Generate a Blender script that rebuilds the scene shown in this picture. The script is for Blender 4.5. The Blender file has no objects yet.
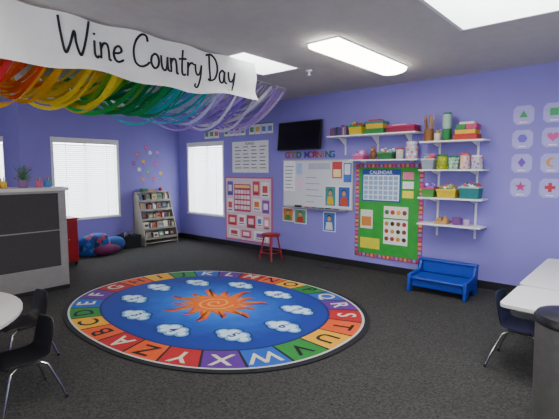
import bpy, bmesh, math, random
from mathutils import Vector, Matrix, Euler
random.seed(7)
SC=bpy.context.scene
H=2.69

# ---------------------------------------------------------------- materials
def lin(h):
    if isinstance(h,str):
        h=h.lstrip('#'); c=[int(h[i:i+2],16)/255 for i in (0,2,4)]
        return tuple(x/12.92 if x<=.04045 else ((x+.055)/1.055)**2.4 for x in c)
    return h
MC={}
def mat(name,col='#808080',rough=.6,metal=0,emis=0,var=.06,scale=12,bump=0,transl=0):
    if name in MC: return MC[name]
    m=bpy.data.materials.new(name); m.use_nodes=True
    nt=m.node_tree; b=nt.nodes['Principled BSDF']
    c=lin(col)
    tc=nt.nodes.new('ShaderNodeTexCoord')
    nz=nt.nodes.new('ShaderNodeTexNoise'); nz.inputs['Scale'].default_value=scale; nz.inputs['Detail'].default_value=3
    nt.links.new(tc.outputs['Object'],nz.inputs['Vector'])
    rp=nt.nodes.new('ShaderNodeValToRGB')
    rp.color_ramp.elements[0].position=.3; rp.color_ramp.elements[1].position=.7
    rp.color_ramp.elements[0].color=tuple(max(0,x*(1-var)) for x in c)+(1,)
    rp.color_ramp.elements[1].color=tuple(min(1,x*(1+var)) for x in c)+(1,)
    nt.links.new(nz.outputs['Fac'],rp.inputs['Fac'])
    nt.links.new(rp.outputs['Color'],b.inputs['Base Color'])
    b.inputs['Roughness'].default_value=rough; b.inputs['Metallic'].default_value=metal
    if emis:
        nt.links.new(rp.outputs['Color'],b.inputs['Emission Color'])
        b.inputs['Emission Strength'].default_value=emis
    if transl:
        tr=nt.nodes.new('ShaderNodeBsdfTranslucent'); mxs=nt.nodes.new('ShaderNodeMixShader'); mxs.inputs[0].default_value=transl
        nt.links.new(rp.outputs['Color'],tr.inputs['Color'])
        nt.links.new(b.outputs[0],mxs.inputs[1]); nt.links.new(tr.outputs[0],mxs.inputs[2])
        nt.links.new(mxs.outputs[0],nt.nodes['Material Output'].inputs['Surface'])
    if bump:
        bp=nt.nodes.new('ShaderNodeBump'); bp.inputs['Strength'].default_value=bump; bp.inputs['Distance'].default_value=.01
        n2=nt.nodes.new('ShaderNodeTexNoise'); n2.inputs['Scale'].default_value=scale*6; n2.inputs['Detail'].default_value=4
        nt.links.new(tc.outputs['Object'],n2.inputs['Vector'])
        nt.links.new(n2.outputs['Fac'],bp.inputs['Height']); nt.links.new(bp.outputs['Normal'],b.inputs['Normal'])
    MC[name]=m; return m
def C_(hexc,rough=.55): return mat('paint_'+hexc.lstrip('#'),hexc,rough)

M_wall=mat('purple_wall_paint','#877FCA',.75,var=.025,scale=3,bump=.08)
M_ceil=mat('ceiling_texture','#C4C1BC',.95,var=.04,scale=9,bump=.5)
M_white=mat('white_paint','#E8E8E6',.5,var=.02)
M_black=mat('black_plastic','#121214',.35)
M_base=mat('dark_baseboard','#17171a',.5)
M_chrome=mat('chrome','#C8C8C8',.2,1,var=.02)
M_steel=mat('brushed_steel','#B9B9B7',.38,.85,var=.06,scale=30)
M_paper=mat('white_paper','#E6E6E2',.8,var=.02)
M_sky=mat('daylight_pane','#F4F8FF',.5,emis=6,var=.01)
M_fill_pane=mat('added_fill_pane','#F4F8FF',.5,emis=5.2,var=.01)  # glowing pane for the added, unseen windows that brighten the room
M_blind_glow=mat('glowing_blind_slats','#F0F2F5',.6,emis=1.25,var=.01)  # slats emit light themselves, imitating daylight coming through from behind
M_lens=mat('fluorescent_lens','#FFFBF0',.5,emis=15,var=.01)
M_skyl=mat('skylight_diffuser','#F6F9FF',.5,emis=14,var=.01)
M_wood=mat('light_wood','#B98A54',.5,var=.2,scale=8)

# ---------------------------------------------------------------- builder
class MB:
    def __init__(s): s.v=[];s.f=[];s.mi=[];s.mats=[]
    def mid(s,m):
        if isinstance(m,str): m=C_(m)
        if m not in s.mats: s.mats.append(m)
        return s.mats.index(m)
    def add(s,vs,fs,m):
        o=len(s.v); s.v+= [tuple(v) for v in vs]; i=s.mid(m)
        for f in fs: s.f.append([o+k for k in f]); s.mi.append(i)
    def box(s,x0,x1,y0,y1,z0,z1,m,T=None):
        vs=[Vector((x,y,z)) for x in (x0,x1) for y in (y0,y1) for z in (z0,z1)]
        if T is not None: vs=[T@v for v in vs]
        s.add(vs,[(0,1,3,2),(4,6,7,5),(0,4,5,1),(2,3,7,6),(0,2,6,4),(1,5,7,3)],m)
    def cbox(s,c,d,m,rot=(0,0,0)):
        T=Matrix.Translation(c)@Euler(rot).to_matrix().to_4x4()
        s.box(-d[0]/2,d[0]/2,-d[1]/2,d[1]/2,-d[2]/2,d[2]/2,m,T)
    def tube(s,pts,r,m,n=8,caps=True,r2=None):
        pts=[Vector(p) for p in pts]; K=len(pts); rings=[]; up=None
        for i,p in enumerate(pts):
            t=(pts[min(i+1,K-1)]-pts[max(i-1,0)]).normalized()
            if up is None:
                up=Vector((0,0,1)) if abs(t.z)<.9 else Vector((1,0,0))
            a=t.cross(up).normalized(); up=a.cross(t).normalized()
            rr=r if r2 is None else r+(r2-r)*i/(K-1)
            rings.append([p+rr*(math.cos(2*math.pi*k/n)*a+math.sin(2*math.pi*k/n)*up) for k in range(n)])
        vs=[v for rg in rings for v in rg]; fs=[]
        for i in range(K-1):
            for k in range(n):
                fs.append((i*n+k,i*n+(k+1)%n,(i+1)*n+(k+1)%n,(i+1)*n+k))
        if caps: fs+= [tuple(range(n-1,-1,-1)),tuple((K-1)*n+k for k in range(n))]
        s.add(vs,fs,m)
    def lathe(s,c,prof,m,n=24,T=None):
        c=Vector(c); vs=[];fs=[]
        for r,z in prof:
            for k in range(n):
                a=2*math.pi*k/n; v=Vector((r*math.cos(a),r*math.sin(a),z))
                if T is not None: v=T@v
                vs.append(c+v)
        for i in range(len(prof)-1):
            for k in range(n): fs.append((i*n+k,i*n+(k+1)%n,(i+1)*n+(k+1)%n,(i+1)*n+k))
        fs+=[tuple(range(n-1,-1,-1)),tuple((len(prof)-1)*n+k for k in range(n))]
        s.add(vs,fs,m)
    def poly(s,pts,m): s.add(pts,[tuple(range(len(pts)))],m)
    def prism(s,pts,off,m):
        off=Vector(off); n=len(pts); P=[Vector(p) for p in pts]; Q=[p+off for p in P]
        s.add(P+Q,[tuple(range(n-1,-1,-1)),tuple(range(n,2*n))]+[(k,(k+1)%n,n+(k+1)%n,n+k) for k in range(n)],m)
    def ball(s,c,r,m,n=12,sq=(1,1,1)):
        c=Vector(c); vs=[];fs=[]; K=n//2
        for i in range(K+1):
            ph=math.pi*(i+.001)/(K+.002)
            for k in range(n):
                a=2*math.pi*k/n
                vs.append(c+Vector((r*sq[0]*math.sin(ph)*math.cos(a),r*sq[1]*math.sin(ph)*math.sin(a),r*sq[2]*math.cos(ph))))
        for i in range(K):
            for k in range(n): fs.append((i*n+k,i*n+(k+1)%n,(i+1)*n+(k+1)%n,(i+1)*n+k))
        s.add(vs,fs,m)
    def text(s,t,size,T,m,ext=.0,align='CENTER'):
        cu=bpy.data.curves.new('t','FONT'); cu.body=t; cu.size=size; cu.extrude=ext; cu.align_x=align; cu.align_y='CENTER'; cu.resolution_u=3
        cu.offset=size*.015
        ob=bpy.data.objects.new('t',cu); SC.collection.objects.link(ob)
        dg=bpy.context.evaluated_depsgraph_get(); me=bpy.data.meshes.new_from_object(ob.evaluated_get(dg))
        s.add([T@v.co for v in me.vertices],[tuple(p.vertices) for p in me.polygons],m)
        bpy.data.objects.remove(ob); bpy.data.meshes.remove(me)
    def build(s,name,bevel=0,parent=None,smooth=True,solid=0,seg=2,subsurf=0,recalc=True):
        if not s.v: return None
        V=[Vector(v) for v in s.v]
        mn=Vector([min(v[i] for v in V) for i in range(3)]); mx=Vector([max(v[i] for v in V) for i in range(3)])
        c=(mn+mx)/2
        me=bpy.data.meshes.new(name); me.from_pydata([v-c for v in V],[],s.f)
        for m in s.mats: me.materials.append(m)
        me.polygons.foreach_set('material_index',s.mi)
        if recalc:
            bm=bmesh.new(); bm.from_mesh(me); bmesh.ops.recalc_face_normals(bm,faces=bm.faces); bm.to_mesh(me); bm.free()
        if smooth:
            me.polygons.foreach_set('use_smooth',[True]*len(me.polygons)); me.set_sharp_from_angle(angle=math.radians(35))
        ob=bpy.data.objects.new(name,me); SC.collection.objects.link(ob); ob.location=c
        if parent: ob.parent=parent
        if solid:
            md=ob.modifiers.new('s','SOLIDIFY'); md.thickness=solid; md.offset=0
        if subsurf:
            md=ob.modifiers.new('ss','SUBSURF'); md.levels=subsurf; md.render_levels=subsurf
        if bevel:
            md=ob.modifiers.new('b','BEVEL'); md.width=bevel; md.segments=seg; md.limit_method='ANGLE'; md.angle_limit=math.radians(40)
        return ob
def empty(name,loc,rz=0):
    e=bpy.data.objects.new(name,None); SC.collection.objects.link(e); e.location=loc; e.rotation_euler=(0,0,rz); e.empty_display_size=.1
    return e
def TA(x,z,y=-.006): # text matrix on wall y=0 facing -y
    return Matrix.Translation((x,y,z))@Euler((math.pi/2,0,0)).to_matrix().to_4x4()
def RZ(a): return Euler((0,0,a)).to_matrix().to_4x4()

# ---------------------------------------------------------------- room shell
def cells(a0,a1,b0,b1,holes):
    A=sorted({a0,a1,*[h[0] for h in holes],*[h[1] for h in holes]}); B=sorted({b0,b1,*[h[2] for h in holes],*[h[3] for h in holes]})
    for i in range(len(A)-1):
        for j in range(len(B)-1):
            ca=(A[i]+A[i+1])/2; cb=(B[j]+B[j+1])/2
            if any(h[0]<ca<h[1] and h[2]<cb<h[3] for h in holes): continue
            yield A[i],A[i+1],B[j],B[j+1]
X1=9.6; Y1=-8.0; XR=-2.6; YR=-3.13
W1=(-2.66,-1.41,.58,2.06); W2=(.27,1.45,.55,2.06); W3=(-2.1,-.80,.95,2.08)
W4=(5.2,8.2,.8,2.3); W5=(.6,3.4,.8,2.3); W6=(-5.0,-2.6,.8,2.3)  # openings for unseen windows added as fill light
b=MB()
for a in cells(0,X1+.15,0,H,[W2]): b.box(a[0],a[1],0,.15,a[2],a[3],M_wall)
b.build('wall_back',smooth=False)
b=MB()
for a in cells(YR,.15,0,H,[W1]): b.box(-.15,0,a[0],a[1],a[2],a[3],M_wall)
b.build('wall_left',smooth=False)
b=MB()
for a in cells(XR,-.15,0,H,[W3]): b.box(a[0],a[1],YR,YR+.15,a[2],a[3],M_wall)
b.build('wall_alcove',smooth=False)
b=MB(); b.box(XR-.15,XR,Y1,YR+.15,0,H,M_wall); b.build('wall_far_left',smooth=False)
b=MB()
for a in cells(XR,X1,0,H,[W4,W5]): b.box(a[0],a[1],Y1-.15,Y1,a[2],a[3],M_wall)
b.build('wall_front',smooth=False)
b=MB()
for a in cells(Y1,0,0,H,[W6]): b.box(X1,X1+.15,a[0],a[1],a[2],a[3],M_wall)
b.build('wall_right',smooth=False)

# carpet
mc=bpy.data.materials.new('grey_carpet'); mc.use_nodes=True; nt=mc.node_tree; bs=nt.nodes['Principled BSDF']; bs.inputs['Roughness'].default_value=.95
bs.inputs['Specular IOR Level'].default_value=.2
tc=nt.nodes.new('ShaderNodeTexCoord')
n1=nt.nodes.new('ShaderNodeTexNoise'); n1.inputs['Scale'].default_value=55; n1.inputs['Detail'].default_value=5; n1.inputs['Roughness'].default_value=.8
n2=nt.nodes.new('ShaderNodeTexNoise'); n2.inputs['Scale'].default_value=1.2
rp=nt.nodes.new('ShaderNodeValToRGB'); rp.color_ramp.elements[0].position=.35; rp.color_ramp.elements[1].position=.68
rp.color_ramp.elements[0].color=lin('#222221')+(1,); rp.color_ramp.elements[1].color=lin('#53514d')+(1,)
mx=nt.nodes.new('ShaderNodeMixRGB'); mx.blend_type='MULTIPLY'; mx.inputs['Fac'].default_value=.25
nt.links.new(tc.outputs['Object'],n1.inputs['Vector']); nt.links.new(tc.outputs['Object'],n2.inputs['Vector'])
nt.links.new(n1.outputs['Fac'],rp.inputs['Fac']); nt.links.new(rp.outputs['Color'],mx.inputs['Color1']); nt.links.new(n2.outputs['Fac'],mx.inputs['Color2'])
nt.links.new(mx.outputs['Color'],bs.inputs['Base Color'])
bp=nt.nodes.new('ShaderNodeBump'); bp.inputs['Strength'].default_value=.5; nt.links.new(n1.outputs['Fac'],bp.inputs['Height']); nt.links.new(bp.outputs['Normal'],bs.inputs['Normal'])
b=MB(); b.box(XR,X1,Y1,.0,-.1,0,mc); b.build('floor',smooth=False)

SK1=(6.50,7.8,-3.5,-1.77); SK2=(4.0,4.62,-2.55,-1.60)
b=MB()
for a in cells(XR,X1,Y1,0,[SK1,SK2]): b.box(a[0],a[1],a[2],a[3],H,H+.1,M_ceil)
b.build('ceiling',smooth=False)
for S in (SK1,SK2):
    b=MB(); x0,x1,y0,y1=S; t=.03; zt=H+.3
    b.box(x0,x0+t,y0,y1,H,zt,M_white); b.box(x1-t,x1,y0,y1,H,zt,M_white)
    b.box(x0+t,x1-t,y0,y0+t,H,zt,M_white); b.box(x0+t,x1-t,y1-t,y1,H,zt,M_white)
    b.box(x0,x1,y0,y1,zt,zt+.03,M_skyl)
    b.build('skylight',smooth=False)
b=MB(); b.box(0.012,X1,-.012,0,0,.1,M_base); b.build('baseboard_back',smooth=False)
b=MB(); b.box(0,.012,YR,0,0,.1,M_base); b.build('baseboard_left',smooth=False)
b=MB(); b.box(X1-.012,X1,Y1,-.012,0,.1,M_base); b.build('baseboard_right',smooth=False)

# windows built in a local frame (x in plane, +y outward) then mapped
def window(name,a0,a1,z0,z1,T,blinds=True):
    b=MB(); fr=.045
    for (p,q,r,s_) in ((a0,a1,z0,z0+fr),(a0,a1,z1-fr,z1),(a0,a0+fr,z0+fr,z1-fr),(a1-fr,a1,z0+fr,z1-fr)):
        b.box(p,q,.0,.10,r,s_,M_white,T)
    b.box(a0,a1,-.02,0,z0,z0+.03,M_white,T)
    b.box((a0+a1)/2-.02,(a0+a1)/2+.02,.07,.1,z0+fr,z1-fr,M_white,T)
    b.box(a0+fr,a1-fr,.11,.12,z0+fr,z1-fr,M_sky if blinds else M_fill_pane,T)
    if blinds:
        b.box(a0+fr,a1-fr,.0,.05,z1-fr-.05,z1-fr,M_white,T)
        z=z0+fr+.01
        while z<z1-fr-.06:
            A=Matrix.Translation((0,.03,z))@Euler((math.radians(58),0,0)).to_matrix().to_4x4()
            b.box(a0+fr+.005,a1-fr-.005,-.019,.019,-.0008,.0008,M_blind_glow,T@A)
            z+=.036
        for f in (.2,.8):
            x=a0+(a1-a0)*f; b.box(x-.003,x+.003,.002,.005,z0+fr,z1-fr-.04,M_white,T)
    b.build(name,smooth=False)
window('window_1',*W1,RZ(math.pi/2))
window('window_2',*W2,Matrix.Identity(4))
window('window_3',*W3,Matrix.Translation((0,YR,0)))
window('fill_window_4',-W4[1],-W4[0],W4[2],W4[3],Matrix.Translation((0,Y1,0))@RZ(math.pi),False)  # this and the next two: unseen windows added to brighten walls and ceiling
window('fill_window_5',-W5[1],-W5[0],W5[2],W5[3],Matrix.Translation((0,Y1,0))@RZ(math.pi),False)
window('fill_window_6',-W6[1],-W6[0],W6[2],W6[3],Matrix.Translation((X1,0,0))@RZ(-math.pi/2),False)

# ---------------------------------------------------------------- ceiling lamps
def lamp(x0,x1,y0,y1):
    b=MB(); n=10; cx=(x0+x1)/2; hw=(x1-x0)/2; prof=[]
    for i in range(n+1):
        a=math.pi*i/n; prof.append((cx-hw*.97*math.cos(a), H-.012-.07*math.sin(a)**.6))
    b.prism([(p[0],y0+.01,p[1]) for p in prof],(0,(y1-y0)-.02,0),M_lens)
    b.box(x0,x1,y0,y1,H-.013,H,M_white)
    b.build('fluorescent_ceiling_lamp',smooth=True)
lamp(5.28,5.63,-2.36,-.90)
lamp(5.28,5.64,-6.4,-4.96)  # unseen fixture, added for light from the rear of the room
lamp(8.5,8.86,-5.2,-3.76)  # another added fixture out of view, extra light only
lamp(1.6,1.96,-6.4,-4.96)  # also added out of view as extra room light
b=MB(); b.lathe((4.62,-1.45,H),[(.04,0),(.04,-.01),(.012,-.012),(.012,-.05),(.03,-.055),(.03,-.06)],M_white,16); b.build('fire_sprinkler')

# ---------------------------------------------------------------- rug
RC=Vector((4.23,-2.68,0)); RA,RB,RN=1.745,1.385,2.25
def sp(th,s=1):
    c,si=math.cos(th),math.sin(th)
    return Vector((RC.x+s*RA*math.copysign(abs(c)**(2/RN),c), RC.y+s*RB*math.copysign(abs(si)**(2/RN),si),0))
NS=1560
ths=[2*math.pi*i/NS for i in range(NS+1)]; cum=[0]
for i in range(NS): cum.append(cum[-1]+(sp(ths[i+1],.87)-sp(ths[i],.87)).length)
def th_at(fr):
    fr%=1; L=fr*cum[-1]
    lo,hi=0,NS
    while hi-lo>1:
        m_=(lo+hi)//2
        if cum[m_]<=L: lo=m_
        else: hi=m_
    return ths[lo]+(ths[hi]-ths[lo])*(L-cum[lo])/max(1e-9,cum[hi]-cum[lo])
b=MB(); K=156
b.prism([sp(th_at(i/K))+Vector((0,0,.001)) for i in range(K)],(0,0,.010),C_('#0c0d12',.9))
def ring(f0,f1,s0,s1,z,m,n=8):
    vs=[];fs=[]
    for i in range(n+1):
        t=th_at(f0+(f1-f0)*i/n)
        a=sp(t,s0); c=sp(t,s1); a.z=c.z=z; vs+=[a,c]
    for i in range(n): fs.append((2*i,2*i+1,2*i+3,2*i+2))
    b.add(vs,fs,m)
cols=['#A8141A','#D04E10','#D89C10','#1F7A2C','#1450A8','#541E80']
M_wl=C_('#B8B8B0',.9)
fA=0; best=9
for i in range(400):
    p=sp(th_at(i/400),.87); d=(p-Vector((4.42,-3.85,0))).length
    if d<best: best=d; fA=i/400
for k in range(26):
    fc=fA-k/26; hw=.5/26
    ring(fc-hw,fc+hw,.955,.765,.0125,mat('rug_'+cols[k%6],cols[k%6],.9,var=.1,scale=60))
    ring(fc+hw-.0012,fc+hw+.0012,.955,.765,.0132,C_('#111114',.9),2)
    t=th_at(fc); p=sp(t,.86)
    t2=th_at(fc-.01); t1=th_at(fc+.01); tan=(sp(t2,.86)-sp(t1,.86)).normalized()
    nrm=Vector((-tan.y,tan.x,0))
    R3=Matrix(((tan.x,nrm.x,0,p.x),(tan.y,nrm.y,0,p.y),(0,0,1,.0138),(0,0,0,1)))
    b.text(chr(65+k),.265,R3,C_('#0d0d10',.9) if k%6 in (1,2,3) else C_('#C8C0A8',.9))
for k in range(0,104): ring(k/104,(k+1)/104,.968,.955,.0125,M_wl,2)
for k in range(0,104): ring(k/104,(k+1)/104,.765,.75,.0128,C_('#101a50',.9),2)
mb_=bpy.data.materials.new('rug_blue_field'); mb_.use_nodes=True; nt=mb_.node_tree; bs=nt.nodes['Principled BSDF']; bs.inputs['Roughness'].default_value=.9
tc=nt.nodes.new('ShaderNodeTexCoord'); mp=nt.nodes.new('ShaderNodeMapping'); mp.inputs['Scale'].default_value=(1/1.4,1/1.03,0)
ln=nt.nodes.new('ShaderNodeVectorMath'); ln.operation='LENGTH'
nz=nt.nodes.new('ShaderNodeTexNoise'); nz.inputs['Scale'].default_value=5
ad=nt.nodes.new('ShaderNodeMath'); ad.operation='MULTIPLY_ADD'; ad.inputs[1].default_value=.35
rp=nt.nodes.new('ShaderNodeValToRGB'); e=rp.color_ramp.elements; e[0].position=.25; e[0].color=lin('#1a90d4')+(1,); e[1].position=1.0; e[1].color=lin('#082c86')+(1,)
x=e.new(.6); x.color=lin('#0c5ab8')+(1,)
nt.links.new(tc.outputs['Object'],mp.inputs['Vector']); nt.links.new(mp.outputs['Vector'],ln.inputs[0]); nt.links.new(tc.outputs['Object'],nz.inputs['Vector'])
nt.links.new(nz.outputs['Fac'],ad.inputs[0]); nt.links.new(ln.outputs['Value'],ad.inputs[2]); 
nt.links.new(ad.outputs[0],rp.inputs['Fac']); nt.links.new(rp.outputs['Color'],bs.inputs['Base Color'])
vs=[Vector((RC.x,RC.y,.0124))]
for i in range(K):
    p=sp(th_at(i/K),.757); p.z=.0124; vs.append(p)
b.add(vs,[(0,1+i,1+(i+1)%K) for i in range(K)],mb_)
sc=Vector((4.24,-2.64,.0135))
def sunshape(r0,r1,n,z,m,tw,ph=0,ex=1.0):
    per=16; N=n*per; vs=[sc+Vector((0,0,z))]
    for i in range(N):
        u=(i%per)/per; k=i//per
        tri=1-abs(2*u-1); tri=tri**1.3
        rr=r0+(r1*(1 if k%2 else .82)-r0)*tri
        a=2*math.pi*i/N+ph+tw*tri*math.sin(tri*3.0)
        vs.append(sc+Vector((ex*rr*math.cos(a),rr*math.sin(a),z)))
    b.add(vs,[(0,1+i,1+(i+1)%N) for i in range(N)],m)
sunshape(.27,.58,14,0,C_('#D04A12',.9),.22,0,1.08)
sunshape(.24,.46,14,.0006,C_('#E07A16',.9),.22,.0,1.08)
vs=[sc+Vector((.25*math.cos(2*math.pi*i/40),.25*math.sin(2*math.pi*i/40),.0012)) for i in range(40)]; b.poly(vs,C_('#E05E14',.9))
pv=[(i*.22,.02+.0033*i) for i in range(60)]
vs=[]
for a,r in pv: 
    for d in (-.014,.014): vs.append(sc+Vector(((r+d)*math.cos(a),(r+d)*math.sin(a),.0018)))
b.add(vs,[(2*i,2*i+1,2*i+3,2*i+2) for i in range(59)],C_('#F0A020',.9))
for k in range(10):
    a=math.pi+2*math.pi*k/10; c=Vector((RC.x+1.03*math.cos(a),RC.y+.78*math.sin(a),0))
    lobes=[(-.13,-.01,.07),(-.05,.04,.085),(.06,.035,.08),(.14,-.01,.065),(.04,-.045,.075),(-.06,-.05,.07)]
    for z,g,m in ((.0134,.022,C_('#0c2c6c',.9)),(.0140,0,C_('#5C9CCC',.9)),(.0146,-.026,C_('#C4D8E4',.9))):
        for j,(dx,dy,r) in enumerate(lobes):
            b.poly([c+Vector((dx*1.0+(r+g)*math.cos(q*math.pi/9),dy+(r+g)*math.sin(q*math.pi/9),z+j*.00005)) for q in range(18)],m)
    b.text(str(k+1 if k<9 else 0),.16,Matrix.Translation((c.x,c.y-.005,.0152)),C_('#123078',.9))
b.build('alphabet_oval_rug',smooth=False,recalc=False)

# ---------------------------------------------------------------- banner and streamers
b=MB()
def bx(y,z): return 4.40+.018*math.sin(y*5)+.012*math.sin(y*11+z*6)
ny,nz_=90,8; y0,y1=-4.95,-2.16
vs=[];fs=[]
for i in range(ny+1):
    y=y0+(y1-y0)*i/ny
    zb=2.255+.02*math.sin(y*4.3)+.012*math.sin(y*9)+.04*max(0,(y+2.7)); zt=2.68-.014*math.sin(y*6)**2
    for j in range(nz_+1):
        z=zb+(zt-zb)*j/nz_; vs.append((bx(y,z)+(.03*(1-j/1.5) if j<1.5 else 0),y+(.02*math.sin(z*18) if i in(0,ny) else 0),z))
for i in range(ny):
    for j in range(nz_): q=i*(nz_+1)+j; fs.append((q,q+1,q+nz_+2,q+nz_+1))
b.add(vs,fs,M_paper)
GL={'W':(.86,[[(0,.95),(.06,.5),(.14,.06),(.2,0),(.28,.25),(.37,.62),(.42,.3),(.5,.02),(.56,.02),(.66,.45),(.76,1.0)]]),
'i':(.18,[[(.02,.48),(.02,.12),(.07,0),(.13,.05)],[(.02,.66),(.03,.7)]]),
'n':(.36,[[(0,.48),(.01,.2),(0,0)],[(0,.25),(.08,.45),(.18,.47),(.22,.3),(.23,.03),(.28,0)]]),
'e':(.34,[[(.01,.25),(.14,.27),(.22,.36),(.16,.48),(.06,.43),(0,.24),(.04,.05),(.14,0),(.27,.08)]]),
'C':(.5,[[(.4,.8),(.36,.97),(.22,.98),(.07,.78),(0,.45),(.05,.1),(.2,-.02),(.36,.05),(.44,.15)]]),
'o':(.34,[[(.12,.47),(.02,.36),(.0,.15),(.09,0),(.2,.06),(.25,.25),(.2,.43),(.1,.47)]]),
'u':(.36,[[(0,.47),(.01,.12),(.08,0),(.18,.08),(.24,.47)],[(.24,.47),(.24,.1),(.3,0)]]),
't':(.28,[[(.09,.85),(.07,.4),(.08,.07),(.14,0),(.2,.04)],[(-.04,.52),(.08,.55),(.21,.57)]]),
'r':(.27,[[(0,.48),(.01,.2),(0,0)],[(0,.25),(.07,.43),(.16,.48),(.22,.43)]]),
'y':(.34,[[(0,.47),(.03,.2),(.1,.1),(.19,.2),(.25,.47)],[(.25,.47),(.2,.0),(.1,-.33),(0,-.33),(.02,-.22)]]),
'D':(.5,[[(.08,.95),(.07,.5),(.08,0)],[(-.06,.9),(.15,.98),(.36,.8),(.42,.45),(.3,.12),(.1,0),(-.02,.03)]]),
'a':(.36,[[(.21,.42),(.11,.48),(.01,.32),(.01,.1),(.09,0),(.18,.12),(.22,.45)],[(.22,.45),(.22,.1),(.3,0)]]),' ':(.2,[])}
def crom(P,n=6):
    out=[]; P=[P[0]]+P+[P[-1]]
    for i in range(1,len(P)-2):
        for k in range(n):
            t=k/n; o=[]
            for d in (0,1):
                p0,p1,p2,p3=P[i-1][d],P[i][d],P[i+1][d],P[i+2][d]
                o.append(.5*((2*p1)+(-p0+p2)*t+(2*p0-5*p1+4*p2-p3)*t*t+(-p0+3*p1-3*p2+p3)*t**3))
            out.append(tuple(o))
    out.append(P[-1]); return out
S=.265; cur=-4.27; tot=sum(GL[c][0] for c in 'Wine Country Day'); kx=1.82/(tot*S)
M_ink=C_('#0b0b0d',.7)
for ch in 'Wine Country Day':
    w,st=GL[ch]
    for s_ in st:
        pts=[]
        for (u,v) in crom(s_):
            y=cur+u*S*kx; z=2.395+v*S; pts.append((bx(y,z)+.006,y,z))
        b.tube(pts,.010,M_ink,6)
    cur+=w*S*kx
b.build('paper_banner',smooth=True,recalc=False)
b=MB()
rain=['#D8202A','#E03036','#F2601A','#F5881E','#F9C81E','#F6E03A','#74C83A','#2FB04A','#1FA458','#3BC0C8','#84C0EE','#DDE6F2','#B79AE8','#9A74DC','#ECE6F6','#CCACF0']
NSX=140
for i in range(NSX):
    f=i/(NSX-1); yy=-5.1+4.25*f
    ci=min(len(rain)-1,max(0,int(f*len(rain)+random.uniform(-.8,.8))))
    if f<.08: ci=random.choice([0,1])
    m=mat('streamer_%d'%ci,rain[ci],.75,var=.08,scale=30,transl=.5)
    xs=4.30-.55*f+random.uniform(-.06,.06); xe=random.uniform(1.5,2.3) 
    sag=random.uniform(.16,.50)*(1.18 if f>.6 else 1); ye=yy+random.uniform(-.22,.18); z0=2.66-random.uniform(0,.08); z1=2.66-random.uniform(0,.05)
    tw=random.uniform(-1.2,1.2); ph=random.uniform(-.6,.6); w=random.uniform(.017,.032)*(.7 if f>.65 else 1)
    N=18; vs=[]
    for k in range(N+1):
        t=k/N; p=Vector((xs+(xe-xs)*t,yy+(ye-yy)*t,z0+(z1-z0)*t-sag*4*t*(1-t)))
        a=ph+tw*math.sin(t*5+ph)
        d=Vector((0,math.sin(a),math.cos(a)))*w
        vs+=[p-d,p+d]
    b.add(vs,[(2*k,2*k+1,2*k+3,2*k+2) for k in range(N)],m)
b.tube([(4.33,-5.2,2.67),(3.72,-.80,2.67)],.004,M_white,6)
b.build('rainbow_streamers',smooth=True,recalc=False)

# ---------------------------------------------------------------- wall decorations on back wall
def rA(b,x0,x1,z0,z1,m,d=.004,y=0): b.box(x0,x1,y-d,y-.0005,z0,z1,m)
for (x0,n,z) in ((.88,3,2.12),(1.47,4,2.14),(2.16,4,2.14)):
    b=MB(); w=.15
    for i in range(n):
        rA(b,x0+i*w,x0+i*w+.138,z,z+.19,M_paper)
        rA(b,x0+i*w+.02,x0+i*w+.118,z+.04,z+.13,random.choice(['#D86868','#5C9A6A','#E0B060','#6A88C8','#9A7A64']),.006)
        rA(b,x0+i*w,x0+i*w+.138,z+.175,z+.19,'#33506e',.006)
    b.build('picture_card_strip',smooth=False)
b=MB(); rA(b,1.70,2.64,1.44,2.02,M_paper)
for r in range(7):
    for c in range(4):
        x=1.78+c*.215; rA(b,x,x+random.uniform(.1,.17),1.52+r*.065,1.535+r*.065,'#55565e',.006)
b.text('SONGS',.07,TA(2.17,1.975),C_('#333344'))
b.build('song_chart',smooth=False)
# pink calendar board with assorted posters
b=MB(); rA(b,1.50,2.74,.13,1.36,'#C05A7A',.012); rA(b,1.53,2.71,.16,1.33,'#DCC4CE',.016)
rA(b,1.76,2.20,.70,1.22,'#B8305A',.02); 
for r in range(4):
    for c in range(5): rA(b,1.78+c*.082,1.78+c*.082+.068,.74+r*.1,.81+r*.1,random.choice(['#E8D8DC','#E8B8C8','#F0E8D8']),.023)
rA(b,1.78,2.18,1.15,1.2,'#F0D060',.023)
for (x,z,w,h,c1,c2) in ((2.26,1.02,.17,.26,'#D04050','#F0D0A0'),(2.47,.99,.2,.28,'#E8E4E0','#C84040'),(2.26,.74,.2,.22,'#F0E8E0','#E07A2A'),(2.5,.70,.17,.24,'#8A4AA8','#F0E0F0'),
    (1.57,1.0,.15,.27,'#5A48A8','#E8D8F0'),(1.56,.68,.17,.26,'#F0E8E8','#D84A5A'),(1.58,.42,.24,.2,'#D83A4A','#F0E0D0'),(1.86,.44,.2,.2,'#F4F0F0','#C84868'),
    (2.1,.40,.22,.24,'#B82848','#F0C8D0'),(2.36,.44,.14,.2,'#F0E8E0','#4A78C0'),(2.53,.40,.15,.24,'#E888A8','#FFFFFF'),(1.6,.20,.3,.16,'#F0E8E8','#C83A4A'),(1.95,.20,.26,.15,'#D86080','#F8E8E8'),(2.28,.19,.36,.17,'#F4F0F0','#9A58B0')):
    rA(b,x,x+w,z,z+h,c1,.02); rA(b,x+w*.2,x+w*.8,z+h*.3,z+h*.75,c2,.023); rA(b,x+w*.15,x+w*.85,z+h*.1,z+h*.18,'#4a3a48',.023)
b.build('calendar_bulletin_board',smooth=False)
b=MB(); T=Matrix.Translation((3.41,-.10,2.05))@Euler((math.radians(-6),0,math.radians(-2))).to_matrix().to_4x4()
b.box(-.455,.455,-.02,.02,-.235,.235,M_black,T); b.box(-.44,.44,-.0215,-.019,-.22,.222,mat('tv_screen','#050506',.2),T)
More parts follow.
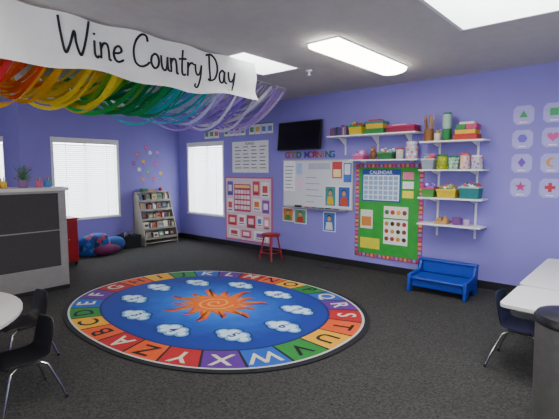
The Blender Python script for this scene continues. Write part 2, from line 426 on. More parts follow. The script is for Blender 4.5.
b.box(-.2,.2,.02,.045,-.15,.15,M_black,T); b.box(3.31,3.51,-.07,-.001,1.97,2.13,M_black)
b.build('television',bevel=.004)
# whiteboard with its papers
b=MB(); x0,x1,z0,z1=3.0,4.40,.86,1.66
rA(b,x0,x1,z0,z1,M_steel,.02); rA(b,x0+.02,x1-.02,z0+.02,z1-.02,mat('whiteboard_surface','#D8DADE',.25,var=.01),.022)
b.box(x0+.1,x1-.1,-.08,-.0005,z0-.01,z0+.01,M_steel)
for i in range(5): b.tube([(3.5+i*.14,-.06,z0+.018),(3.61+i*.14,-.06,z0+.018)],.008,['#C82020','#2040B0','#208040','#111111','#7030A0'][i])
b.box(3.3,3.42,-.075,-.035,z0+.01,z0+.04,M_black)
rA(b,3.02,3.27,1.13,1.64,'#F0F0EE',.026)
for i in range(7): rA(b,3.05,3.05+random.uniform(.12,.19),1.18+i*.06,1.192+i*.06,'#586070',.028)
rA(b,3.3,3.42,1.42,1.6,'#A8C0E0',.026); rA(b,3.3,3.42,1.2,1.36,'#E8C8D8',.026)
rA(b,3.55,3.98,1.5,1.6,'#B0B6C4',.024)
for i in range(5): rA(b,3.5,3.5+random.uniform(.15,.35),.96+i*.1,.97+i*.1,'#6C7C9C',.024)
rA(b,4.02,4.2,1.36,1.62,'#C84848',.026); rA(b,4.04,4.18,1.38,1.5,'#F0E0A0',.028)
rA(b,4.23,4.37,1.3,1.6,'#4870C0',.026); rA(b,4.25,4.35,1.42,1.58,'#E8E8F0',.028)
def person_panel(b,x0,x1,z0,z1,bg,sh,d):
    rA(b,x0,x1,z0,z1,M_paper,d); yb=-d-.002
    w=x1-x0;h=z1-z0
    b.box(x0+.015,x1-.015,yb,yb+.002,z0+.015,z1-.015,C_(bg))
    cx=(x0+x1)/2
    b.poly([(cx+.18*w*math.cos(a*.4),yb-.001,z0+.70*h+.14*h*math.sin(a*.4)) for a in range(16)],C_('#2E1C12'))
    b.poly([(cx+.15*w*math.cos(a*.4),yb-.002,z0+.65*h+.13*h*math.sin(a*.4)) for a in range(16)],C_('#C88A64'))
    b.poly([(x0+.2*w,yb-.002,z0+.1*h),(x1-.2*w,yb-.002,z0+.1*h),(x1-.28*w,yb-.002,z0+.48*h),(x0+.28*w,yb-.002,z0+.48*h)],C_(sh))
person_panel(b,3.88,4.10,.91,1.24,'#2E8A8A','#D8B020',.026)
person_panel(b,4.13,4.36,.91,1.24,'#2A5AB0','#C84A1A',.026)
b.build('whiteboard',smooth=False)
b=MB()
cl=['#A01A1A','#B85A0A','#8A7A0A','#1A6A2A','#0A4A90','#40208A','#982068']
xx=3.04
for i,ch in enumerate('GOOD MORNING'):
    if ch!=' ': b.text(ch,.15,TA(xx+.04,1.735,-.004),C_(cl[i%7]),.003)
    xx+=.084
b.build('good_morning_lettering',smooth=False)
for (x0,x1,z0,z1,bg,sh) in ((2.98,3.22,.60,.84,'#C8782A','#2A8A3A'),(3.24,3.50,.58,.83,'#4A9A6A','#B82A2A'),(3.84,4.08,.50,.82,'#2A68B8','#D8D8D8')):
    b=MB(); person_panel(b,x0,x1,z0,z1,bg,sh,.005); b.build('child_photo_poster',smooth=False)
# green bulletin board
b=MB(); x0,x1,z0,z1=4.44,5.50,.19,1.58
rA(b,x0,x1,z0,z1,'#A02C68',.012); 
n=22
for i in range(n):
    c=['#D8B040','#C84A8A','#8A98C8','#E07A6A'][i%4]; zz=z0+(z1-z0)*i/n
    rA(b,x0+.008,x0+.055,zz+.008,zz+.045,c,.015); rA(b,x1-.055,x1-.008,zz+.008,zz+.045,c,.015)
for i in range(16):
    c=['#D8B040','#C84A8A','#8A98C8','#E07A6A'][i%4]; xx=x0+(x1-x0)*i/16
    rA(b,xx+.008,xx+.045,z0+.008,z0+.05,c,.015); rA(b,xx+.008,xx+.045,z1-.05,z1-.008,c,.015)
rA(b,x0+.063,x1-.063,z0+.055,z1-.055,'#2C9A34',.016)
rA(b,4.56,5.17,1.03,1.50,'#1C4498',.022); rA(b,4.58,5.15,1.05,1.42,'#DDE4EC',.025)
b.text('CALENDAR',.07,TA(4.86,1.455,-.024),C_('#E8E8F0'))
for r in range(5):
    for c in range(7): rA(b,4.595+c*.079,4.655+c*.079,1.065+r*.07,1.12+r*.07,'#90A8C8',.028)
rA(b,4.54,4.74,.62,.90,'#E0DCCC',.022); rA(b,4.56,4.72,.66,.80,'#D08038',.025)
rA(b,4.92,5.29,.80,.97,'#EDE6D8',.022); rA(b,4.92,5.29,.42,.78,'#F0EFEA',.022)
for r in range(3):
    for c in range(4):
        b.ball((4.97+c*.09,-.024,.5+r*.11),.033,['#7A4A1C','#B83828','#C89830','#4A3010'][(r+c)%4],10,(1,.15,1))
for c in range(4): b.ball((4.97+c*.09,-.024,.885),.035,['#3A7A3A','#C83838','#E8B030','#7A4A2A'][c],10,(1,.15,1))
for i in range(3): rA(b,5.2,5.36,1.1+i*.13,1.2+i*.13,['#F0E040','#EDEDED','#E87A9A'][i],.022)
rA(b,4.54,4.86,.32,.48,'#D8D030',.022)
b.build('green_bulletin_board',smooth=False)
# shape posters
def shp(kind,r):
    if kind=='tri': return [(r*math.cos(math.pi/2+k*2*math.pi/3),r*math.sin(math.pi/2+k*2*math.pi/3)-.01) for k in range(3)]
    if kind=='sq': return [(-r*.8,-r*.8),(r*.8,-r*.8),(r*.8,r*.8),(-r*.8,r*.8)]
    if kind=='dia': return [(0,-r*1.1),(r*.8,0),(0,r*1.1),(-r*.8,0)]
    if kind=='star': return [((r*1.2 if k%2==0 else r*.5)*math.sin(k*math.pi/5),(r*1.2 if k%2==0 else r*.5)*math.cos(k*math.pi/5)) for k in range(10)]
    if kind=='heart': return [(r*.07*16*math.sin(t)**3,r*.07*(13*math.cos(t)-5*math.cos(2*t)-2*math.cos(3*t)-math.cos(4*t))) for t in [k*2*math.pi/24 for k in range(24)]]
    if kind=='moon': return [(r*math.cos(t),r*math.sin(t)) for t in [math.radians(60+k*15) for k in range(17)]]+[(r*.35+r*.75*math.cos(t),r*.75*math.sin(t)) for t in [math.radians(270-k*15) for k in range(13)]]
    if kind=='cross': 
        a=r*.35; return [(-a,-r),(a,-r),(a,-a),(r,-a),(r,a),(a,a),(a,r),(-a,r),(-a,a),(-r,a),(-r,-a),(-a,-a)]
    if kind=='hex': return [(r*math.cos(k*math.pi/3),r*math.sin(k*math.pi/3)) for k in range(6)]
for (x,z,k,c) in [(6.66,2.13,'tri','#3A9A5A'),(6.66,1.85,'hex','#6A5AC8'),(6.665,1.57,'dia','#6A3AB0'),(6.665,1.285,'star','#B8307A'),
                  (6.965,2.135,'sq','#3A9A5A'),(6.965,1.86,'heart','#C84A90'),(6.965,1.57,'moon','#C89040'),(6.965,1.285,'cross','#B83038')]:
    b=MB(); ow,oc=.108,.040 # octagonal die-cut card
    b.prism([(x+p,-.0005,z+q) for p,q in ((-ow+oc,-ow),(ow-oc,-ow),(ow,-ow+oc),(ow,ow-oc),(ow-oc,ow),(-ow+oc,ow),(-ow,ow-oc),(-ow,-ow+oc))],(0,-.004,0),C_('#A9A2DA'))
    b.prism([(x+p[0],-.0045,z+.010+p[1]) for p in shp(k,.052)],(0,-.002,0),C_(c))
    b.box(x-.04,x+.04,-.006,-.0045,z-.09,z-.076,C_('#e0e0ee'))
    b.build('shape_poster',smooth=False)
# flower decals on left wall
b=MB()
for (y,z,c) in [(-1.02,1.80,'#D84A6A'),(-.88,1.66,'#E8A030'),(-.72,1.84,'#E8E0F0'),(-.60,1.62,'#D84A9A'),(-.78,1.45,'#4AA85A'),(-.98,1.5,'#E8D8F0'),(-.55,1.85,'#C88AD8'),(-.9,1.3,'#E87A4A'),(-1.1,1.62,'#8A3A98'),(-.66,1.30,'#D84A6A'),(-.48,1.42,'#E8C030'),(-.82,1.95,'#D84A9A')]:
    for k in range(5):
        a=k*2*math.pi/5; b.lathe((.0005,y+.026*math.cos(a),z+.026*math.sin(a)),[(.017,0),(.017,.003)],c,10,Euler((0,math.pi/2,0)).to_matrix())
    b.lathe((.0005,y,z),[(.013,0),(.013,.005)],'#F0D040',10,Euler((0,math.pi/2,0)).to_matrix())
    b.box(.0005,.002,y-.003,y+.003,z-.12,z-.04,'#3A8A4A')
b.build('flower_decals',smooth=False)

# ---------------------------------------------------------------- shelves
b=MB(); b.box(4.07,5.47,-.27,-.001,1.98,2.0,M_white)
for x in (4.25,4.8,5.3): b.box(x-.01,x+.01,-.02,-.001,1.72,1.98,M_white); b.prism([(x-.008,-.02,1.98),(x-.008,-.22,1.98),(x-.008,-.02,1.86)],(.016,0,0),M_white)
b.build('floating_shelf',bevel=.003)
b=MB(); b.box(4.46,5.50,-.27,-.001,1.62,1.64,M_white)
for x in (4.6,5.35): b.prism([(x-.008,-.001,1.62),(x-.008,-.22,1.62),(x-.008,-.001,1.59)],(.016,0,0),M_white)
b.build('floating_shelf',bevel=.003)
b=MB()
for x in (5.70,6.18):
    b.box(x-.012,x+.012,-.02,-.001,.62,2.02,M_white)
for z in (1.86,1.50,1.14,.80):
    b.box(5.53,6.32,-.29,-.021,z-.02,z,M_white)
    for x in (5.70,6.18): b.prism([(x-.006,-.02,z-.02),(x-.006,-.26,z-.02),(x-.006,-.24,z-.035),(x-.006,-.02,z-.075)],(.012,0,0),M_white)
b.build('bracket_shelving_unit',bevel=.002)

def bin_(name,x0,x1,z,h,y0,y1,c,c2=None,contents=None,n=30):
    b=MB(); t=.008; tp=.012
    def fr(z_,g): return [(x0+tp-g,y0+tp-g,z_),(x1-tp+g,y0+tp-g,z_),(x1-tp+g,y1-tp+g,z_),(x0+tp-g,y1-tp+g,z_)]
    lo=fr(z+.001,0); hi=fr(z+h,tp); ih=fr(z+h,tp-t); il=fr(z+.01,-t)
    vs=lo+hi+ih+il; fs=[(3,2,1,0)]
    for k in range(4):
        q=(k+1)%4; fs+=[(k,q,4+q,4+k),(4+k,4+q,8+q,8+k),(8+k,8+q,12+q,12+k)]
    fs.append((12,13,14,15)); b.add(vs,fs,C_(c))
    b.box(x0-.006,x1+.006,y0-.006,y0+.004,z+h-.02,z+h,C_(c2 or c)); b.box(x0-.006,x1+.006,y1-.004,y1+.006,z+h-.02,z+h,C_(c2 or c))
    b.box(x0-.006,x0+.004,y0,y1,z+h-.02,z+h,C_(c2 or c)); b.box(x1-.004,x1+.006,y0,y1,z+h-.02,z+h,C_(c2 or c))
    if contents:
        for i in range(n):
            p=(random.uniform(x0+.03,x1-.03),random.uniform(y0+.03,y1-.03),z+h-.012+random.uniform(0,.045)); c=random.choice(contents)
            if i%3: b.cbox(p,(random.uniform(.02,.05),.03,random.uniform(.02,.06)),c,(random.uniform(-.8,.8),random.uniform(-.8,.8),0))
            else: b.ball(p,random.uniform(.015,.028),c,8)
    b.build(name,smooth=True)
def jar(name,x,y,z,r,h,c,lid='#D8D8D8',fill=None):
    b=MB(); b.lathe((x,y,z+.001),[(r*.9,0),(r,.01),(r,h*.8),(r*.85,h*.87)],C_(c,.25),20)
    b.lathe((x,y,z+h*.87),[(r*.92,0),(r*.92,h*.13),(r*.85,h*.14)],C_(lid),20)
    if fill: 
        for k in range(24):
            a=k*.628*1.3; b.ball((x+r*.88*math.cos(a),y+r*.88*math.sin(a),z+h*(.14+.13*(k%6))),r*.24,fill[k%len(fill)],8)
    b.build(name)
bks=MB(); xx=4.10
for i in range(9):
    w=random.uniform(.02,.04); h=random.uniform(.1,.16); bks.box(xx,xx+w,-.22,-.06,2.001,2.001+h,random.choice(['#7A3A5A','#3A3A7A','#983A2A','#7A5A90','#2A2A3A','#A8A090'])); xx+=w+.001
bks.build('stack_of_books',bevel=.002)
bin_('toy_bin',4.44,4.66,2.0,.13,-.25,-.03,'#C8B010','#2A8A4A',['#2A904A','#D8C83A','#2A6AB8','#C84848'])
b=MB(); b.box(4.70,5.00,-.25,-.05,2.001,2.07,'#1E7A3A'); b.box(4.72,4.98,-.24,-.06,2.071,2.14,'#D0A818'); b.box(4.71,4.99,-.25,-.05,2.141,2.17,'#1E7A80'); b.box(4.75,4.93,-.22,-.08,2.171,2.20,'#B83A3A'); b.build('stacked_game_boxes',bevel=.004)
b=MB(); b.box(5.04,5.44,-.25,-.04,2.001,2.06,'#88103E'); b.box(5.035,5.445,-.255,-.035,2.061,2.09,'#A81E54'); b.box(5.1,5.3,-.2,-.08,2.091,2.11,'#D8A0B8'); b.build('flat_storage_box',bevel=.006)
bin_('small_basket',4.50,4.68,1.64,.08,-.22,-.06,'#B84A7A','#D880A8',['#E87AA0','#F0E0E8','#8A5AC8'])
b=MB(); zz=.006
b.ball((4.80,-.14,1.70+zz),.055,'#7A4A2A',12,(1,.9,1.1)); b.ball((4.80,-.15,1.775+zz),.038,'#905A38',12); b.ball((4.775,-.15,1.81+zz),.013,'#7A4A2A',8); b.ball((4.825,-.15,1.81+zz),.013,'#7A4A2A',8)
b.ball((4.765,-.18,1.665),.022,'#7A4A2A',8); b.ball((4.835,-.18,1.665),.022,'#7A4A2A',8); b.ball((4.80,-.185,1.77+zz),.014,'#D8B088',8)
b.build('teddy_bear')
bin_('small_basket',4.90,5.12,1.64,.10,-.22,-.05,'#2A6A3A','#488A50',['#C84848','#E8C040','#4A8AC8','#E8E8E8'])
jar('plastic_jar',5.20,-.14,1.64,.05,.15,'#B8BDC4','#B83838',['#E87A9A','#F0E060'])
jar('plastic_jar',5.37,-.14,1.64,.08,.23,'#B8B0C0','#D8D0E0',['#E87A4A','#E8E8F0','#C84878'])
b=MB(); b.lathe((5.60,-.15,1.861),[(.054,0),(.058,.02),(.058,.16),(.052,.16),(.052,.02)],C_('#80501E'),20)
for i in range(26):
    a=i*.9; r=.036; b.tube([(5.60+r*.5*math.cos(a),-.15+r*.5*math.sin(a),1.89),(5.60+r*1.6*math.cos(a),-.15+r*1.6*math.sin(a),2.12+.10*random.random())],.006,random.choice(['#98652A','#B88A40','#6A3A12','#C8A060']),6)
b.build('pencil_cup')
b=MB()
b.lathe((5.715,-.15,1.861),[(.036,0),(.04,.01),(.04,.10),(.036,.10),(.036,.02)],C_('#D8C8B0'),18)
for i in range(8): 
    a=i*.8; b.tube([(5.715+.015*math.cos(a),-.15+.015*math.sin(a),1.88),(5.715+.035*math.cos(a),-.15+.035*math.sin(a),2.0)],.005,['#C83A3A','#3A6AC8','#E8C030','#2A8A4A'][i%4],6)
b.build('marker_cup')
b=MB(); x,y,z=5.835,-.15,1.861
b.lathe((x,y,z),[(.05,0),(.056,.01),(.056,.15)],C_('#1E7A3A'),20); b.lathe((x,y,z+.15),[(.05,0),(.05,.03),(.056,.035),(.056,.17),(.05,.18)],C_('#98B8A8'),20); b.lathe((x,y,z+.33),[(.045,0),(.045,.02)],C_('#1E7A3A'),20); b.build('stacked_canisters')
b=MB(); b.box(5.94,6.22,-.24,-.05,1.861,1.93,'#B82A1A'); b.box(5.96,6.20,-.235,-.055,1.931,1.985,'#D8A818'); b.box(5.97,6.08,-.23,-.06,1.986,2.05,'#2A7A3A'); b.box(6.085,6.21,-.23,-.06,1.986,2.05,'#B83A6A'); b.box(6.0,6.18,-.2,-.08,2.051,2.08,'#E0D8C0'); b.build('stacked_game_boxes',bevel=.004)
bin_('toy_bin',5.55,5.71,1.50,.14,-.25,-.06,'#8890A0','#C0C4C8',['#D84A7A','#4AA8D8','#E8D040','#E8864A'])
jar('plastic_jar',5.79,-.15,1.50,.068,.19,'#98A020','#2A7A2A',['#C8C02A','#5A982A'])
jar('plastic_jar',5.93,-.15,1.50,.060,.17,'#98B8A0','#1A7A4A',['#2A985A','#D8D8D8'])
jar('plastic_jar',6.07,-.15,1.50,.060,.20,'#C8B0A8','#D84A3A',['#E86A3A','#E8C03A','#D84A8A','#5A8AD8'])
jar('plastic_jar',6.21,-.15,1.50,.065,.17,'#B8B8C8','#E8E4E0',['#5A8AD8','#E8C03A','#D84A4A'])
bin_('toy_bin',5.56,5.73,1.14,.13,-.25,-.06,'#4A8A3A','#C83A7A',['#E87AA8','#E8E8F0','#8A5AC8'])
bin_('toy_bin',5.76,6.00,1.14,.11,-.25,-.06,'#D0B018','#D8C030',['#E8E8E8','#6A9A4A','#C87A2A'])
bin_('toy_bin',6.04,6.27,1.14,.15,-.25,-.06,'#1A7070','#A8C8C8',['#C84848','#E8E8F0','#2A7A9A'])
b=MB(); b.box(5.74,5.90,-.23,-.08,.801,.84,M_wood); b.box(5.76,5.82,-.2,-.12,.841,.88,'#B88A48'); b.prism([(5.83,-.2,.841),(5.89,-.2,.841),(5.86,-.2,.91)],(0,.08,0),'#C89858'); b.build('wooden_blocks',bevel=.003)
b=MB(); b.lathe((6.0,-.15,.801),[(.05,0),(.06,.03),(.065,.09),(.06,.09),(.05,.02)],C_('#7A4A8A'),18); b.lathe((6.12,-.16,.801),[(.035,0),(.04,.07),(.036,.07),(.03,.01)],C_('#B8A0C0'),18); b.build('small_bowls')

# ---------------------------------------------------------------- furniture
b=MB(); M_blue=mat('blue_plastic','#123AA0',.35,var=.04)
x0,x1=5.62,6.33; D=-.06
for xa in (x0,x1-.045):
    b.prism([(xa,-.70+D,0),(xa,-.62+D,0),(xa,-.58+D,.09),(xa,-.42+D,.09),(xa,-.38+D,0),(xa,-.28+D,0),(xa,-.26+D,.35),(xa,-.33+D,.35),(xa,-.38+D,.24),(xa,-.68+D,.22)],(.045,0,0),M_blue)
b.box(x0+.045,x1-.045,-.69+D,-.34+D,.16,.195,M_blue)
b.box(x0+.045,x1-.045,-.325+D,-.285+D,.19,.37,M_blue)
b.box(x0+.045,x1-.045,-.66+D,-.63+D,.07,.16,M_blue)
b.box(x0-.01,x1+.01,-.34+D,-.265+D,.335,.37,M_blue)
b.build('childrens_bench',bevel=.014,seg=3)
b=MB(); M_red=mat('red_paint','#980F16',.35); cx,cy=3.12,-.48
b.lathe((cx,cy,.40),[(.15,0),(.165,.01),(.165,.03),(.15,.04)],M_red,28)
for k in range(4):
    a=math.pi/4+k*math.pi/2; b.tube([(cx+.11*math.cos(a),cy+.11*math.sin(a),.41),(cx+.19*math.cos(a),cy+.19*math.sin(a),0.0)],.014,M_red,10)
b.tube([(cx+.165*math.cos(k*math.pi/12),cy+.165*math.sin(k*math.pi/12),.14) for k in range(25)],.008,M_red,8)
b.build('red_stool')
b=MB(); b.box(4.02,4.34,-.34,-.22,0,.008,M_base)
for i in range(10): b.box(4.035+i*.03,4.05+i*.03,-.33,-.23,.008,.012,'#3a3632')
b.build('floor_vent',smooth=False)

def chair(x,y,rz,shell,s=1,name='school_chair'):
    E=empty(name,(x,y,0),rz); E.scale=(s,s,s)
    m=mat('chair_shell_'+shell,shell,.4)
    prof=[(.17,.285,.15),(.165,.305,.165),(.14,.315,.17),(.07,.308,.172),(0,.302,.172),(-.08,.305,.168),(-.13,.32,.162),(-.158,.36,.155),(-.168,.40,.155),(-.178,.45,.158),(-.188,.50,.155),(-.195,.54,.14),(-.198,.555,.115)]
    b=MB(); n=10; vs=[];fs=[]
    for (py,pz,w) in prof:
        for k in range(n+1):
            u=2*k/n-1; vs.append((w*u,py+(.03*u*u if pz>.33 else 0),pz+(.018*u*u if pz<.33 else 0)))
    for i in range(len(prof)-1):
        for k in range(n): q=i*(n+1)+k; fs.append((q,q+1,q+n+2,q+n+1))
    b.add(vs,fs,m); o=b.build('seat_shell',parent=E,solid=.009,subsurf=1)
    b=MB()
    for sx in (-1,1):
        b.tube([(sx*.19,.19,.008),(sx*.175,.165,.10),(sx*.15,.12,.27),(sx*.13,.08,.292),(sx*.13,-.07,.292),(sx*.15,-.11,.27),(sx*.18,-.18,.10),(sx*.195,-.21,.008)],.0095,M_chrome,8)
        for yy in (.19,-.21): b.lathe((sx*.192,yy,.0),[(.014,0),(.014,.02),(.011,.025)],M_black,10)
    b.tube([(-.13,.06,.292),(.13,.06,.292)],.008,M_chrome,8); b.tube([(-.13,-.06,.292),(.13,-.06,.292)],.008,M_chrome,8)
    b.build('frame_legs',parent=E)
    return E
chair(7.16,-2.10,-math.pi/2,'#101828')
chair(4.10,-4.53,math.pi,'#0e0f11',.92)
chair(4.80,-4.76,math.pi,'#0e0f11',.92)
b=MB(); x0,x1,y0,y1=.62,1.12,-3.10,-2.74
b.box(x0,x1-.02,y0,y1,.06,.73,M_red); b.box(x0-.01,x1+.01,y0-.01,y1+.01,.73,.755,M_red)
b.box(x1-.02,x1,y0+.01,(y0+y1)/2-.003,.08,.71,M_red); b.box(x1-.02,x1,(y0+y1)/2+.003,y1-.01,.08,.71,M_red)
for s_ in (-.03,.03): b.ball((x1+.012,(y0+y1)/2+s_,.42),.013,M_chrome,10)
for xx in (x0+.03,x1-.05):
    for yy in (y0+.03,y1-.03): b.lathe((xx,yy,0),[(.015,0),(.022,.06)],M_black,10)
b.build('red_storage_cabinet',bevel=.006)

def rtable(x0,x1,y0,y1,h,r,name):
    b=MB(); pts=[]
    for (cx,cy,a0) in ((x1-r,y1-r,0),(x0+r,y1-r,90),(x0+r,y0+r,180),(x1-r,y0+r,270)):
        for k in range(9):
            a=math.radians(a0+k*90/8); pts.append((cx+r*math.cos(a),cy+r*math.sin(a),h-.028))
    b.prism(pts,(0,0,.028),mat('white_laminate','#D8D6D0',.3,var=.02))
    for (x,y) in ((x0+.35,y0+.05),(x1-.12,y0+.05),(x0+.35,y1-.05),(x1-.12,y1-.05)):
        b.tube([(x,y,h-.03),(x,y,.25)],.019,M_chrome,10); b.tube([(x,y,.26),(x,y,.02)],.014,M_chrome,10); b.lathe((x,y,0),[(.02,0),(.02,.025),(.015,.03)],M_black,10)
    b.box(x0+.1,x1-.1,y0+.05,y1-.05,h-.05,h-.029,M_steel)
    b.build(name,bevel=.004)
rtable(7.05,8.35,-2.42,-1.78,.55,.06,'classroom_table')
rtable(7.04,7.80,-1.74,-.38,.55,.05,'classroom_table')
b=MB(); h=.55
b.lathe((4.25,-5.42,h-.03),[(.80,0),(.815,.006),(.815,.024),(.80,.03)],mat('white_laminate'),48)
for k in range(4):
    a=math.pi/4+k*math.pi/2; x=4.25+.55*math.cos(a); y=-5.42+.55*math.sin(a)
    b.tube([(x,y,h-.03),(x,y,.02)],.018,M_chrome,10); b.lathe((x,y,0),[(.022,0),(.022,.025),(.015,.03)],M_black,10)
b.build('round_table')

b=MB(); c=(7.56,-2.92,0); M_can=mat('trash_can_steel','#8F8D89',.36,.75,var=.08,scale=20)
b.lathe(c,[(.175,0),(.18,.01),(.18,.03),(.185,.032),(.195,.655),(.19,.66)],M_can,40)
b.lathe(c,[(.197,.655),(.203,.66),(.203,.685),(.19,.705),(.14,.72),(.10,.724),(.09,.72)],M_black,40)
b.lathe(c,[(.184,.0),(.188,.005),(.188,.03)],M_black,40)
b.build('trash_can')

b=MB(); X=2.30; M_al=mat('brushed_aluminium_trim','#98958E',.4,.4); M_gp=mat('grey_fabric_panel','#3A3736',.8,var=.1,scale=40); M_top=mat('counter_top','#D0CDC8',.4); YE=-3.40
b.box(1.90,X-.02,-5.40,YE,.0,1.24,M_al)
b.box(1.86,X+.03,-5.44,YE+.03,1.24,1.28,M_top)
b.box(X-.02,X,-5.40,YE,0,.30,M_al); b.box(X-.02,X,-5.40,YE,1.21,1.24,M_al)
for y in (YE,-5.40+.09): b.box(X-.02,X,y-.09,y,.30,1.21,M_al)
b.box(X-.02,X-.006,-5.31,YE-.09,.30,.745,M_gp); b.box(X-.02,X-.006,-5.31,YE-.09,.757,1.21,M_gp); b.box(X-.02,X-.003,-5.31,YE-.09,.745,.757,M_al)
b.box(X-.0,X+.006,-5.40,YE,.0,.05,M_base)
b.build('reception_counter',bevel=.004)
b=MB(); px,py,pz=2.08,-3.80,1.281
b.lathe((px,py,pz),[(.05,0),(.065,.09),(.06,.09),(.05,.07)],'#8A6A9A',20)
for i in range(80):
    a=random.uniform(0,6.28); l=random.uniform(.03,.12); hh=random.uniform(.09,.26)
    p=Vector((px+l*math.cos(a),py+l*math.sin(a),pz+hh))
    b.tube([(px,py,pz+.07),(px+l*.4*math.cos(a),py+l*.4*math.sin(a),pz+hh*.7),p],.002,'#3A7A38',5)
    d=Vector((math.cos(a),math.sin(a),random.uniform(-.2,.6))).normalized(); s_=d.cross(Vector((0,0,1))).normalized()
    q=.04; b.poly([p-d*q*.3,p+s_*q*.4+d*q*.3,p+d*q,p-s_*q*.4+d*q*.3],random.choice(['#3A7A38','#4E9444','#2E6430','#D8506A']))
b.build('potted_plant',recalc=False)
b=MB()
for (yy,c1) in ((-3.63,'#D86A8A'),(-3.53,'#3A8AC8'),(-4.02,'#E8C030')):
    b.lathe((2.1,yy,1.281),[(.04,0),(.04,.08),(.036,.08),(.036,.01)],c1,18)
    for i in range(7):
        a=i*.9; b.tube([(2.1+.01*math.cos(a),yy+.01*math.sin(a),1.29),(2.1+.035*math.cos(a),yy+.035*math.sin(a),1.40)],.005,['#E8C030','#3A8AC8','#D84040','#3A9A4A'][i%4],6)
b.build('marker_cups')
b=MB(); b.box(1.98,2.25,-4.36,-4.22,1.281,1.31,'#E8E8E4'); b.box(1.99,2.24,-4.35,-4.23,1.311,1.322,'#B8C8E0'); b.build('paper_stack')
b=MB(); b.box(2.02,2.2,-4.19,-4.08,1.281,1.335,'#2A2A30'); b.tube([(2.04,-4.14,1.34),(2.04,-4.12,1.36),(2.18,-4.12,1.36),(2.18,-4.14,1.34)],.012,'#2A2A30'); b.build('desk_telephone',bevel=.006)

# bean bag cushions with printed pattern
mbb=bpy.data.materials.new('patterned_cushion_fabric'); mbb.use_nodes=True; nt=mbb.node_tree; bs=nt.nodes['Principled BSDF']; bs.inputs['Roughness'].default_value=.85
tc=nt.nodes.new('ShaderNodeTexCoord'); vo=nt.nodes.new('ShaderNodeTexVoronoi'); vo.inputs['Scale'].default_value=14
sx_=nt.nodes.new('ShaderNodeSeparateColor'); rp=nt.nodes.new('ShaderNodeValToRGB'); rp.color_ramp.interpolation='CONSTANT'
e=rp.color_ramp.elements; e[0].position=0; e[0].color=lin('#1C4698')+(1,); e[1].position=.55; e[1].color=lin('#2E70B0')+(1,)
q=e.new(.75); q.color=lin('#142858')+(1,); q=e.new(.9); q.color=lin('#A83A4A')+(1,)
nt.links.new(tc.outputs['Object'],vo.inputs['Vector']); nt.links.new(vo.outputs['Color'],sx_.inputs[0]); nt.links.new(sx_.outputs[0],rp.inputs['Fac']); nt.links.new(rp.outputs['Color'],bs.inputs['Base Color'])
b=MB()
def blob(c,r,sq,m,seed):
    rnd=random.Random(seed); ph=[rnd.uniform(0,6) for _ in range(4)]
    o=len(b.v); b.ball(c,r,m,24,sq)
    for i in range(o,len(b.v)):
        v=Vector(b.v[i])-Vector(c); k=1+.08*math.sin(v.x*14+ph[0])+.08*math.sin(v.y*13+ph[1])+.06*math.sin(v.z*18+ph[2])
        q=Vector(c)+v*k; q.z=max(q.z,.001); b.v[i]=tuple(q)
blob((.42,-2.18,.15),.27,(1.0,1.0,.78),mbb,1)
blob((.38,-1.84,.12),.22,(.95,1.0,.75),mat('cushion_teal','#1A4A84',.85,var=.15),2)
blob((.60,-2.03,.09),.15,(1.0,1.5,.6),mat('cushion_red_violet','#6A2050',.85,var=.15),3)
b.build('bean_bag_cushions')
bin_('storage_tub',.10,.42,0,.24,-1.58,-1.24,'#101114','#202228',['#2A3A6A','#3A3A3A'])

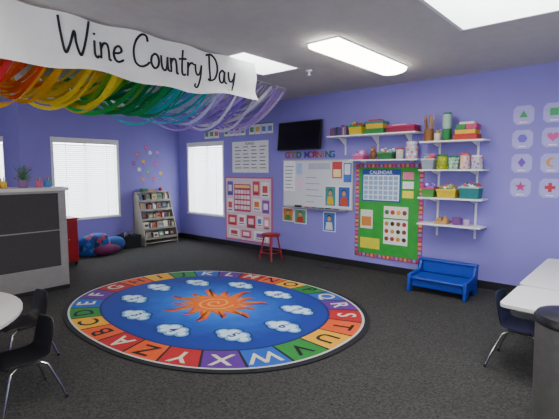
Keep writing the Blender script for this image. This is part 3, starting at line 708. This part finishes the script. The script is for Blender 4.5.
# book rack
b=MB(); M_rk=mat('grey_rack_laminate','#8A867C',.5); ya,yb=-1.15,-.38
prof=[(.02,0),(.42,0),(.42,.16),(.13,1.04),(.02,1.04)]
for y in (ya,yb-.02): b.prism([(p[0],y,p[1]) for p in prof],(0,.02,0),M_rk)
b.box(.02,.035,ya+.02,yb-.02,0,1.03,M_rk)
b.box(.02,.41,ya+.02,yb-.02,.03,.05,M_rk)
bc=['#983A32','#B8A060','#3A5A88','#4A7A5A','#D8D4C8','#C8C0A8','#A8683A','#22304a','#C8C0A8','#4A2A2A','#8A8078','#1a1a20']
for t in range(5):
    z=.12+t*.185; xf=.42-.29*max(0,(z-.16))/.9
    b.box(xf-.13,xf-.015,ya+.02,yb-.02,z-.01,z,M_rk); b.box(xf-.02,xf-.005,ya+.02,yb-.02,z-.01,z+.03,M_rk)
    y=ya+.03
    while y<yb-.06:
        if random.random()<.4 and y<yb-.16:
            w=random.uniform(.09,.12); h=random.uniform(.11,.15)
            b.cbox((xf-.06,y+w/2+.01,z+h/2+.008),(.012,w,h),random.choice(bc),(random.uniform(-.05,.05),math.radians(-14),0)); b.cbox((xf-.053,y+w/2+.01,z+h*.6),(.006,w*.6,h*.3),random.choice(bc),(0,math.radians(-14),0)); y+=w+.02
        else:
            w=random.uniform(.010,.024); h=random.uniform(.10,.155)
            b.box(xf-.12,xf-.03,y,y+w,z+.001,z+h,random.choice(bc)); y+=w+.002
b.box(.02,.14,ya,yb,1.035,1.05,M_rk)
b.build('book_display_rack',bevel=0,smooth=False)
b=MB(); b.box(.03,.13,-1.0,-.88,1.051,1.11,'#2A6A3A'); b.box(.04,.12,-.86,-.70,1.051,1.08,'#A88030'); b.ball((.08,-.55,1.09),.038,'#B83838',12); b.build('desk_toys')

b=MB(); b.box(X1-.05,X1-.001,-6.6,-5.6,0,2.1,M_white); b.box(X1-.06,X1-.05,-6.45,-5.75,1.1,1.95,'#B8C4D0'); b.tube([(X1-.05,-5.7,1.0),(X1-.1,-5.7,1.0),(X1-.1,-5.82,1.0)],.01,M_chrome); b.build('door_1',smooth=False)

# ---------------------------------------------------------------- world & camera
w=bpy.data.worlds.new('World'); SC.world=w; w.use_nodes=True
w.node_tree.nodes['Background'].inputs[0].default_value=(.7,.8,1,1); w.node_tree.nodes['Background'].inputs[1].default_value=.6
cd=bpy.data.cameras.new('Camera'); cam=bpy.data.objects.new('Camera',cd); SC.collection.objects.link(cam)
cd.sensor_width=36; cd.lens=427/559*36; cam.location=(7.81,-5.69,1.5); cam.rotation_euler=(math.radians(90-5.37),0,math.radians(40.8)); cd.clip_start=.05
SC.camera=cam
